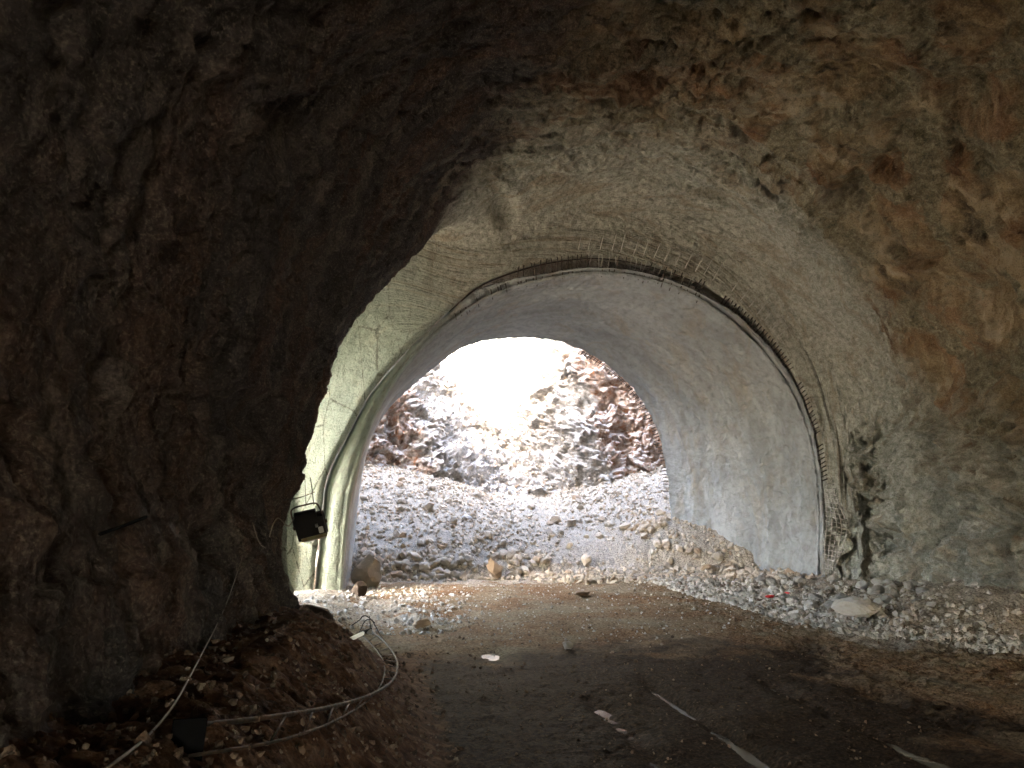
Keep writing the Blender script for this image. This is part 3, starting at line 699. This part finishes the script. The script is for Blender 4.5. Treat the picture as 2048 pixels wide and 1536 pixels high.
place_rock(1575, 1188, .045, 'smaller red scrap lying right of the other red scrap', M['red'], (1.6, .8, .5), 4, sink=.0, cat='scrap', name='plastic_scrap')
# the larger stones of the heap, the right foot and the bank: individuals sharing one look
def many(spots, mat, label, group, bases):
    mes = []
    for v, f in bases:
        m_ = np_mesh('rock', v*np.array([1, .82, .7]), f, smooth=False); m_.materials.append(mat); mes.append(m_)
    for (x, y, s) in spots:
        z = float(H(np.array([x]), np.array([y]))[0]); o = bpy.data.objects.new('rock', mes[rng.randint(len(mes))]); sc.collection.objects.link(o)
        o.location = (x, y, z + s*.35); o.scale = (s*U(.8, 1.25), s*U(.8, 1.2), s*U(.75, 1.1)); o.rotation_euler = (U(-.6, .6), U(-.6, .6), U(0, 6.28))
        tag(o, label, 'rock', group)
sp = []
for k in range(70): x = U(-.4, 4.6); sp.append((x, 19.3 + abs(rng.randn())*.55, U(.10, .22)))
many(sp, M['stone'], 'one of the larger pale stones lining the foot of the spoil heap', 'stones along the foot of the spoil heap', MD)
sp = []
for k in range(60): y = U(17.2, 21.2); sp.append((9.75 - .45*(y-16.7) - abs(rng.randn())*.5, y, U(.08, .20)))
many(sp, M['stone'], 'one of the rounded stones heaped inside the right foot of the lining', 'rounded stones inside the right foot of the lining', MD)
sp = [(U(6.9, 10.0), U(11.5, 17.5), U(.06, .16)) for k in range(70)]
many(sp, M['stone_grey'], 'one of the bigger broken stones on the bank by the right wall', 'bigger stones on the right bank', MD)
sp = [(U(-1.0, 9.5), U(20.5, 25.5), U(.09, .20)) for k in range(60)]
many(sp, M['stone'], 'one of the blocky stones higher up the spoil heap', 'blocky stones high on the heap', MD)

# ------------------------------------------------------------------ the pit beyond the arch
nx, nz = 520, 560
gx, gz = np.meshgrid(np.linspace(-9, 19, nx), np.linspace(-.5, 19, nz), indexing='ij')
uu = gx + fbm(np.stack([gx*.3, gz*.3, gx*0], -1), 3, .5, 66)*.7
chx = np.interp(gz, [0, 2, 5, 9, 18], [6.4, 6.0, 4.8, 4.3, 4.0])             # centre line of the chute
chw = np.interp(gz, [0, 2, 5, 9, 18], [2.6, 2.0, 2.1, 3.2, 4.5])
ch = np.exp(-(np.abs(uu-chx)/chw)**3)
base = 26.3 + np.maximum(gz-2, 0)*.30
side = base + np.interp(uu, [-9, -3, 1, 3, 8, 11, 14, 19], [-1.6, -1.0, .3, .6, -.1, -1.0, -1.5, -1.8])
Ypit = side + ch*(.6 + np.maximum(gz-2.0, 0)*.42 + .35*np.clip(gz-1.6, 0, 2.6))
# bulging buttress low on the right, hollow beside it
Ypit = Ypit - 1.0*np.exp(-(((uu-7.8)/1.2)**2 + ((gz-2.8)/1.7)**2))
Ypit = Ypit + 1.3*np.exp(-(((uu-9.9)/.9)**2 + ((gz-2.2)/.55)**2))
Ypit = Ypit + .5*np.exp(-((uu-8.9)/.35)**2)*ss(9, 2, gz)
Pp = np.stack([gx, Ypit, gz], -1)
q = Pp*np.array([1.1, .95, .95])
w_ = np.stack([gn(q*1.1, 1), gn(q*1.1, 2), gn(q*1.1, 3)], -1)*.3
d1, d2, cv, tl_ = cells(q*1.15 + w_, 7); rel = (cv*.5+tl_*1.3)*.30
d1, d2, cv, tl_ = cells(q*3.1 + w_*1.5, 9); rel = rel + (cv*.45+tl_*1.3)*.15
d1, d2, cv, tl_ = cells(q*7.0, 19); rel = rel + (cv*.5+tl_*1.2)*.075
rel = rel + fbm(q*.5, 3, .5, 3)*.5 + fbm(q*6, 4, .6, 13)*.06
rel = rel*lerp(1, .62, ch)
nrm = grid_normals(Pp)
for _ in range(12): nrm[1:-1, 1:-1] = (nrm[:-2, 1:-1]+nrm[2:, 1:-1]+nrm[1:-1, :-2]+nrm[1:-1, 2:])/4
s_ = np.sign(-nrm[..., 1].mean()); nrm *= s_
Pp = Pp + nrm*rel[..., None]
rust = np.clip(.95*ss(6.6, 8.6, uu) + .62*(1-ss(1.4, 3.2, uu)) - .9*ch, 0, 1)*ss(.5, 2.5, gz)
rust = np.clip(rust - .45*np.exp(-(((uu-7.6)/1.5)**2+((gz-3)/1.5)**2)), 0, 1)
me = np_mesh('pit_slope', Pp, grid_faces(nx, nz, flip=(s_ > 0)), {'rust': rust.ravel()})
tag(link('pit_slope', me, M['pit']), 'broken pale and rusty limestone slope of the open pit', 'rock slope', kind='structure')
PIT = Pp
# stones lying in the chute
ii = rng.randint(0, nx, 60000), rng.randint(40, nz-80, 60000)
w_ok = (rng.rand(60000) < ch[ii]*.35*(1+ss(6, 3, gz[ii]))) | (rng.rand(60000) < .05+.25*(1-ss(2.6, 3.6, gz[ii]))); idx = np.where(w_ok)[0][:6500]
pts = PIT[ii[0][idx], ii[1][idx]] + nrm[ii[0][idx], ii[1][idx]]*.02
heap('rubble', pts, .03+.10*rng.rand(len(idx))**2.5, M['stone'], 'stones caught on the sunlit chute of the pit', ico_small)

# side walls, back brow and the rock above the portal with its notched brow that shades the lower slope
def flat_rock(name, quad, n1, n2, amp=.35, rustv=.0, kind='structure'):
    a, b, c, d = [np.array(k, float) for k in quad]; s, t_ = np.meshgrid(np.linspace(0, 1, n1), np.linspace(0, 1, n2), indexing='ij')
    P_ = (a*(1-s)[..., None]+b*s[..., None])*(1-t_)[..., None] + (d*(1-s)[..., None]+c*s[..., None])*t_[..., None]
    n_ = grid_normals(P_); P_ = P_ + n_*(fbm(P_*.6, 4, .55, 44)*amp)[..., None]
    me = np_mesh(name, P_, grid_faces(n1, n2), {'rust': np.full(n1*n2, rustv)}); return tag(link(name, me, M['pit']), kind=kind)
flat_rock('pit_side_wall', ((-7.5, 21.0, -.5), (-7.5, 34, -.5), (-9.5, 34, 10), (-9.5, 21.0, 10)), 30, 40)
flat_rock('pit_side_wall', ((17, 21.0, -.5), (17, 34, -.5), (18.8, 34, 10), (18.8, 21.0, 10)), 30, 40)
# sunlit tongue in the photo (pixels) -> brow polygon on the plane y = YB by running back along the sun
YB = 22.0
def slope_pt(u, v):
    d = ray(u, v); d = d/np.linalg.norm(d); w = PIT.reshape(-1, 3)-CAM; tl = w@d; e = np.linalg.norm(w - tl[:, None]*d, axis=1); return PIT.reshape(-1, 3)[np.argmin(e)]
def to_brow(p):
    k = (YB-p[1])/SUN.y; return p[0]+SUN.x*k, p[2]+SUN.z*k
tongue = [(850, 560), (866, 690), (885, 745), (915, 800), (928, 862), (962, 884), (1000, 845), (1055, 790), (1100, 720), (1125, 560)]
bz = [to_brow(slope_pt(u, v)) for u, v in tongue]
xa = [-12, bz[0][0]-1.2] + [b[0] for b in bz] + [bz[-1][0]+1.2, 22]; xa = list(np.maximum.accumulate(np.array(xa)+np.arange(len(xa))*1e-3))
za = [9, bz[0][1]+.5] + [b[1] for b in bz] + [bz[-1][1]+.5, 9]
print('brow', [(round(a, 1), round(b, 1)) for a, b in zip(xa, za)])
nb1, nb2 = 420, 60
xb = np.linspace(-10, 20, nb1); topz = np.interp(xb, xa, za) + fbm(np.stack([xb*1.1, xb*0, xb*0], -1), 4, .6, 71)*.8 + np.abs(gn(np.stack([xb*6, xb*0, xb*0], -1), 72))*.8
# opening in the portal face: the outer rim of the lining
ro_ = offs(ring_far, .33); xl, xr = ro_[:, 0].min(), ro_[:, 0].max()
k_ = np.argsort(ro_[:, 0]); top_arch = np.array([ro_[np.abs(ro_[:, 0]-x) < .12, 2].max() if xl < x < xr else -.6 for x in xb])
s = np.linspace(0, 1, nb2)[None]; Zb = top_arch[:, None]*(1-s) + topz[:, None]*s
Pw = np.stack([np.repeat(xb[:, None], nb2, 1), np.full(Zb.shape, YF-.1) + s**.8*(YB-YF+.1), Zb], -1)
Pw[..., 1] += fbm(Pw*.8, 4, .55, 45)*.25*np.minimum(1, s*6)*(1-ss(.9, 1, s)*.7)
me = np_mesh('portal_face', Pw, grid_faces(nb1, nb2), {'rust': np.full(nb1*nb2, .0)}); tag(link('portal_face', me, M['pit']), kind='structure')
# hill over the tunnel
def hill(name, xs, ys, fz, n1, n2):
    gx, gy = np.meshgrid(np.linspace(*xs, n1), np.linspace(*ys, n2), indexing='ij'); gz = fz(gx, gy)
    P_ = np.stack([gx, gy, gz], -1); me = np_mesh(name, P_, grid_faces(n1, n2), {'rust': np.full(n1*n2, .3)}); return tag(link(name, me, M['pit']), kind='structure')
brow_f = lambda x: np.interp(x, xb, topz)
def hz(x, y):
    edge = brow_f(x); f = ss(YB, 9, y); z = edge*(1-f) + 12*f + fbm(np.stack([x*.2, y*.2, x*0], -1), 4, .5, 3)*1.2*f
    return z
hill('hillside', (-4.8, 20), (-11.9, YB+.02), hz, 160, 90)
def hl(x, y):      # ground outside on the left, where the adit comes out
    return np.where(x > -9.6, 15*ss(-9.6, -7.9, x), 0) + ss(-12, -40, x)*1.5 + fbm(np.stack([x*.15, y*.15, x*0], -1), 3, .5, 8)*.15*ss(-9, -12, x)
def plain(name, quad, z=0.0):
    a = np.array([[q[0], q[1], z] for q in quad]); me = np_mesh(name, a, np.array([[0, 1, 2, 3]]), {'mud': np.zeros(4), 'gravel': np.ones(4), 'bankl': np.zeros(4)})
    return tag(link(name, me, M['ground']), kind='structure')
plain('ground', ((-600, -600), (-4.4, -600), (-4.4, 600), (-600, 600)), -.05)
plain('ground', ((21, -600), (600, -600), (600, 600), (21, 600)), -.05)
plain('ground', ((-4.4, -600), (21, -600), (21, -11.9), (-4.4, -11.9)), -.05)
plain('ground', ((-4.4, 40), (21, 40), (21, 600), (-4.4, 600)), -.05)
# cut face of the hill on the left with the adit mouth and the added rear light opening, right flank, rear and back flanks
def cut_face(name, x, ya, yb, z1, hole=None):
    n1, n2 = 140, 60; gy, gz = np.meshgrid(np.linspace(ya, yb, n1), np.linspace(-.5, z1, n2), indexing='ij')
    P_ = np.stack([np.full(gy.shape, x)+gz*.12*(1 if x < 0 else -1), gy, gz], -1); P_[..., 0] += fbm(P_*.6, 4, .55, 9)*.3
    m = None
    if hole: m = ~np.any([(gy > h[0]) & (gy < h[1]) & (gz < h[2]) for h in hole], 0)[:-1, :-1]
    me = np_mesh(name, P_, grid_faces(n1, n2, m), {'rust': np.full(n1*n2, .4)}); return tag(link(name, me, M['pit']), kind='structure')
cut_face('hill_face', -5.5, -11.9, 22.1, 12.5, [(y0+.15, y1-.15, ztop+.1), (yc+.15, yd-.15, ztop2+.1)])
cut_face('hill_face', 20, -11.9, 36, 12.5)
hill('hillside', (-9.5, 19.5), (33.5, 60), lambda x, y: 19 - (y-33.5)*.72 + fbm(np.stack([x*.2, y*.2, x*0], -1), 4, .5, 5)*.5, 50, 50)
gx, gz = np.meshgrid(np.linspace(-5.5, 21, 110), np.linspace(-.5, 12.5, 60), indexing='ij'); Pq = np.stack([gx, -12.3+gz*.02, gz], -1)
mm = (gx > FILL_MOUTH[0]-.3) & (gx < FILL_MOUTH[1]+.3) & (gz < FILL_MOUTH[2]+.3)  # clears the added rear mouth so fill light gets in
tag(link('hill_face', np_mesh('hill_face', Pq, grid_faces(110, 60, ~mm[:-1, :-1]), {'rust': np.full(6600, .4)}), M['pit']), kind='structure')

# ------------------------------------------------------------------ where a line of sight meets rock or floor
bpy.context.view_layer.update()
_surf = [bpy.data.objects['rock_wall'], bpy.data.objects['tunnel_floor']]
def hit(u, v, lift=.03):
    d = Vector(ray(u, v)).normalized(); best = 60.0; o = Vector(CAM)
    for ob in _surf:
        ok, loc, n_, _i = ob.ray_cast(o, d, distance=60.0)
        if ok: best = min(best, (loc-o).length)
    return np.array(o + d*(best-lift))
def on(px, lift=.07):
    P_ = np.array([hit(u, v, lift) for u, v in px]); d_ = np.linalg.norm(P_-CAM, axis=1)
    e = d_.copy(); e[1:-1] = np.minimum(d_[1:-1], (d_[:-2]+d_[2:])/2); e[1:-1] = np.minimum(e[1:-1], (e[:-2]+e[2:])/2+.02)        # a taut line bridges the hollows
    return CAM + (P_-CAM)*(e/d_)[:, None]

# ------------------------------------------------------------------ hanging floodlight
def floodlight():
    c = at(621, 1052, 9.3); root = empty('floodlight', tuple(c), 'black floodlight hanging tilted from wires at the edge of the left rock wall', 'floodlight')
    k = 9.3/FPX                                      # metres per photo pixel there
    R = Matrix.Rotation(math.radians(-13), 4, 'Y') @ Matrix.Rotation(math.radians(-14), 4, 'X') @ Matrix.Rotation(math.radians(-8), 4, 'Z')
    R = Matrix.Rotation(math.radians(-13), 4, 'Y').inverted() if False else Matrix.Rotation(math.radians(-14), 4, 'Y') @ Matrix.Rotation(math.radians(24), 4, 'X')
    T = lambda x, y, z: R @ Matrix.Translation((x*k, y*k, z*k))
    box('housing', (54*k, 17*k, 42*k), T(0, 0, -2), M['black'], root, .006)
    box('rear_cover', (40*k, 12*k, 16*k), T(-4, -3, 25), M['black'], root, .004)
    box('bottom_bevel', (48*k, 3*k, 7*k), T(2, -7.5, -21), metal('olive_plate', (.22, .22, .12), .6, 0), root, .001)
    fr = box('glass_frame', (58*k, 4*k, 46*k), T(0, 10, -2), M['black'], root, .003)
    box('glass', (50*k, 1.2*k, 38*k), T(0, 12.6, -2), M['glass'], fr, 0)
    box('glass_glint', (44*k, 3*k, 2.6*k), T(3, -7, -26), M['silver'], root, .001)  # silver strip put in as light caught on the glass edge
    rl = box('highlight_spot', (9*k, 3*k, 13*k), T(18, -10, -8), M['glass'], root, .006)  # pale block put in as the white highlight on the dark panel
    box('gland', (5*k, 6*k, 5*k), T(12, -11, 3), M['silver'], root, .002)
    P_ = [R @ Vector((x*k, y*k, z*k)) for x, y, z in ((-29, 2, 2), (-29, 2, 30), (-28, 2, 40), (-20, 2, 44), (0, 2, 44), (14, 2, 44), (21, 2, 42), (24, 2, 34), (28, 2, 2))]
    bar('bracket', [p[:] for p in P_], .011, M['darksteel'], root, 6, 40, 1)
    for s in (-1, 1): box('bracket_knob', (4*k, 6*k, 6*k), T(30*s, 2, 2), M['darksteel'], root, .002)
    return root, R, k, c
fl_, R_, k_, c_ = floodlight()
def wl_(name, px, label, r, mat, n=40, cat='wire', group=None):
    o = bar(name, on(px, .16 if cat == 'rod' else .07) if len(px[0]) == 2 else [at(*p) for p in px], r, mat, None, 5, n, 2); return tag(o, label, cat, group)
wl_('hanging_wire', [(620, 955, 9.9), (624, 975, 9.6), (626, 995, 9.4), (628, 1010, 9.3)], 'black wire holding the right end of the floodlight bracket', .006, M['cable_dark'])
wl_('hanging_wire', [(610, 960, 10.0), (611, 985, 9.6), (611, 1000, 9.4), (612, 1012, 9.3)], 'thin wire holding the middle of the floodlight bracket', .004, M['cable_dark'])
wl_('rod_or_slit', [(566, 1000, 10.2), (600, 996, 9.9), (629, 984, 9.5)], 'thin steel rod stuck sideways from the rock above the floodlight', .006, M['darksteel'], 8, 'rod')
wl_('power_lead', [(592, 1027, 9.3), (588, 1036, 9.2), (582, 1048, 9.1), (577, 1053, 9.1), (571, 1050, 9.0), (563, 1040, 9.0), (555, 1034, 9.1), (546, 1048, 9.1), (541, 1066, 9.1), (539, 1074, 9.1)],
    'looped pale power lead hanging left of the floodlight', .007, M['cable_pale'], 60, 'cable')
wl_('rod_or_slit', [(200, 1068), (245, 1052), (292, 1034)], 'matte black bar standing for the dark slit across the bare left wall', .010, M['matte'], 8, 'rod')  # black bar drawn in place of the shade inside a diagonal slit
wl_('thin_cable', [(505, 1045), (512, 1068), (520, 1090), (532, 1096)], 'short cord end hooked on the wall left of the floodlight', .005, M['cable_pale'], 20, 'cable')

# ------------------------------------------------------------------ pale cable running down the left bank
def drape(px, lift):
    out = []
    for u, v, Y in px: out.append(at(u, v, Y))
    return out
wl_('power_cable', [(486, 1110), (470, 1160), (452, 1210), (430, 1258), (405, 1305), (384, 1345), (352, 1405), (325, 1440), (290, 1478), (250, 1510), (208, 1540), (160, 1575)],
    'thin pale cable hanging down across the left bank into the corner', np.linspace(.003, .0065, 90), M['cable_pale'], 90, 'cable')

# ------------------------------------------------------------------ lattice girder segment lying on the left bank
def lattice():
    A_ = [(742, 1262), (762, 1276), (780, 1296), (793, 1318), (796, 1340), (786, 1362), (760, 1382), (716, 1400), (650, 1417), (570, 1430), (480, 1442), (375, 1452)]
    B_ = [(722, 1268), (745, 1290), (762, 1312), (770, 1332), (768, 1356), (755, 1384), (728, 1408), (690, 1432), (630, 1460), (550, 1484), (470, 1498), (375, 1512)]
    A_ = on(A_, .14); B_ = on(B_, .05)
    n = 90
    a = resample(A_, n, 4); b = resample(B_, n, 4)
    c = lerp(a, b, .5) + np.array([.05, .16, -.13])
    root = empty('lattice_girder', tuple(b[-1]), 'curved rusty lattice girder lying on its side along the left bank', 'girder'); o = np.array(root.location)
    for p, r in ((a, .013), (b, .008), (c, .008)): bar('chord', p-o, r, M['girder'], root, 7)
    i = 4; k = 0
    while i < n-6:
        nx_ = i+3
        V_, F_ = tube(np.array([a[i], b[nx_]])-o, .007, 5); link('brace', py_mesh('brace', V_, F_), M['girder'], root)
        V_, F_ = tube(np.array([b[nx_], c[min(i+5, n-1)]])-o, .006, 5); link('brace', py_mesh('brace', V_, F_), M['girder'], root)
        i += 5; k += 1
    # end plates
    ce = Vector(a[0]-o + (b[0]-a[0])*.4); Rm = Matrix.Translation(ce) @ Matrix.Rotation(math.radians(-14), 4, 'Y') @ Matrix.Rotation(math.radians(8), 4, 'X')
    pl = box('end_plate', (.165, .014, .085), Rm, M['black'], root, .002)
    for (x, z) in ((-.045, .012), (.055, .022)):
        Vc, Fc = tube([(x, -.011, z), (x, -.006, z)], .012, 12); me = py_mesh('bolt_hole_rim', Vc, Fc); me.transform(Rm); link('bolt_hole_disc', me, M['silver'], pl)  # silver discs stand for the pale bolt holes
    ce = Vector((a[-1]+b[-1])/2-o); Rm = Matrix.Translation(ce) @ Matrix.Rotation(math.radians(5), 4, 'Y') @ Matrix.Rotation(math.radians(20), 4, 'Z')
    box('end_plate', (.13, .02, .17), Rm, M['matte'], root, .003)
    return root
lattice()
wl_('loose_wire', [(703, 1251, 8.7), (715, 1243, 8.7), (722, 1238, 8.7), (724, 1232, 8.7), (733, 1231, 8.7), (743, 1239, 8.7), (752, 1254, 8.6), (760, 1270, 8.5), (768, 1280, 8.4)], 'bent black wire arching highest over the girder end plate', .0055, M['cable_dark'], 50, 'wire', 'loose wires over the girder end')
wl_('loose_wire', [(718, 1276, 8.5), (717, 1268, 8.5), (722, 1258, 8.6), (727, 1246, 8.6), (733, 1239, 8.6), (742, 1238, 8.6), (750, 1246, 8.6)], 'lower bent wire looping over the left of the end plate', .0055, M['cable_dark'], 40, 'wire', 'loose wires over the girder end')
wl_('loose_wire', [(739, 1232, 8.6), (740, 1243, 8.6), (741, 1256, 8.6)], 'short upright wire just above the end plate', .004, M['cable_dark'], 8, 'wire', 'loose wires over the girder end')
sb = hit(706, 1276, .04)
o = box('board_offcut', (.24, .05, .035), Matrix.Rotation(math.radians(-24), 4, 'Y'), M['silver'], None, .006); o.location = sb; tag(o, 'pale grey offcut of pipe lying left of the girder end plate', 'offcut')
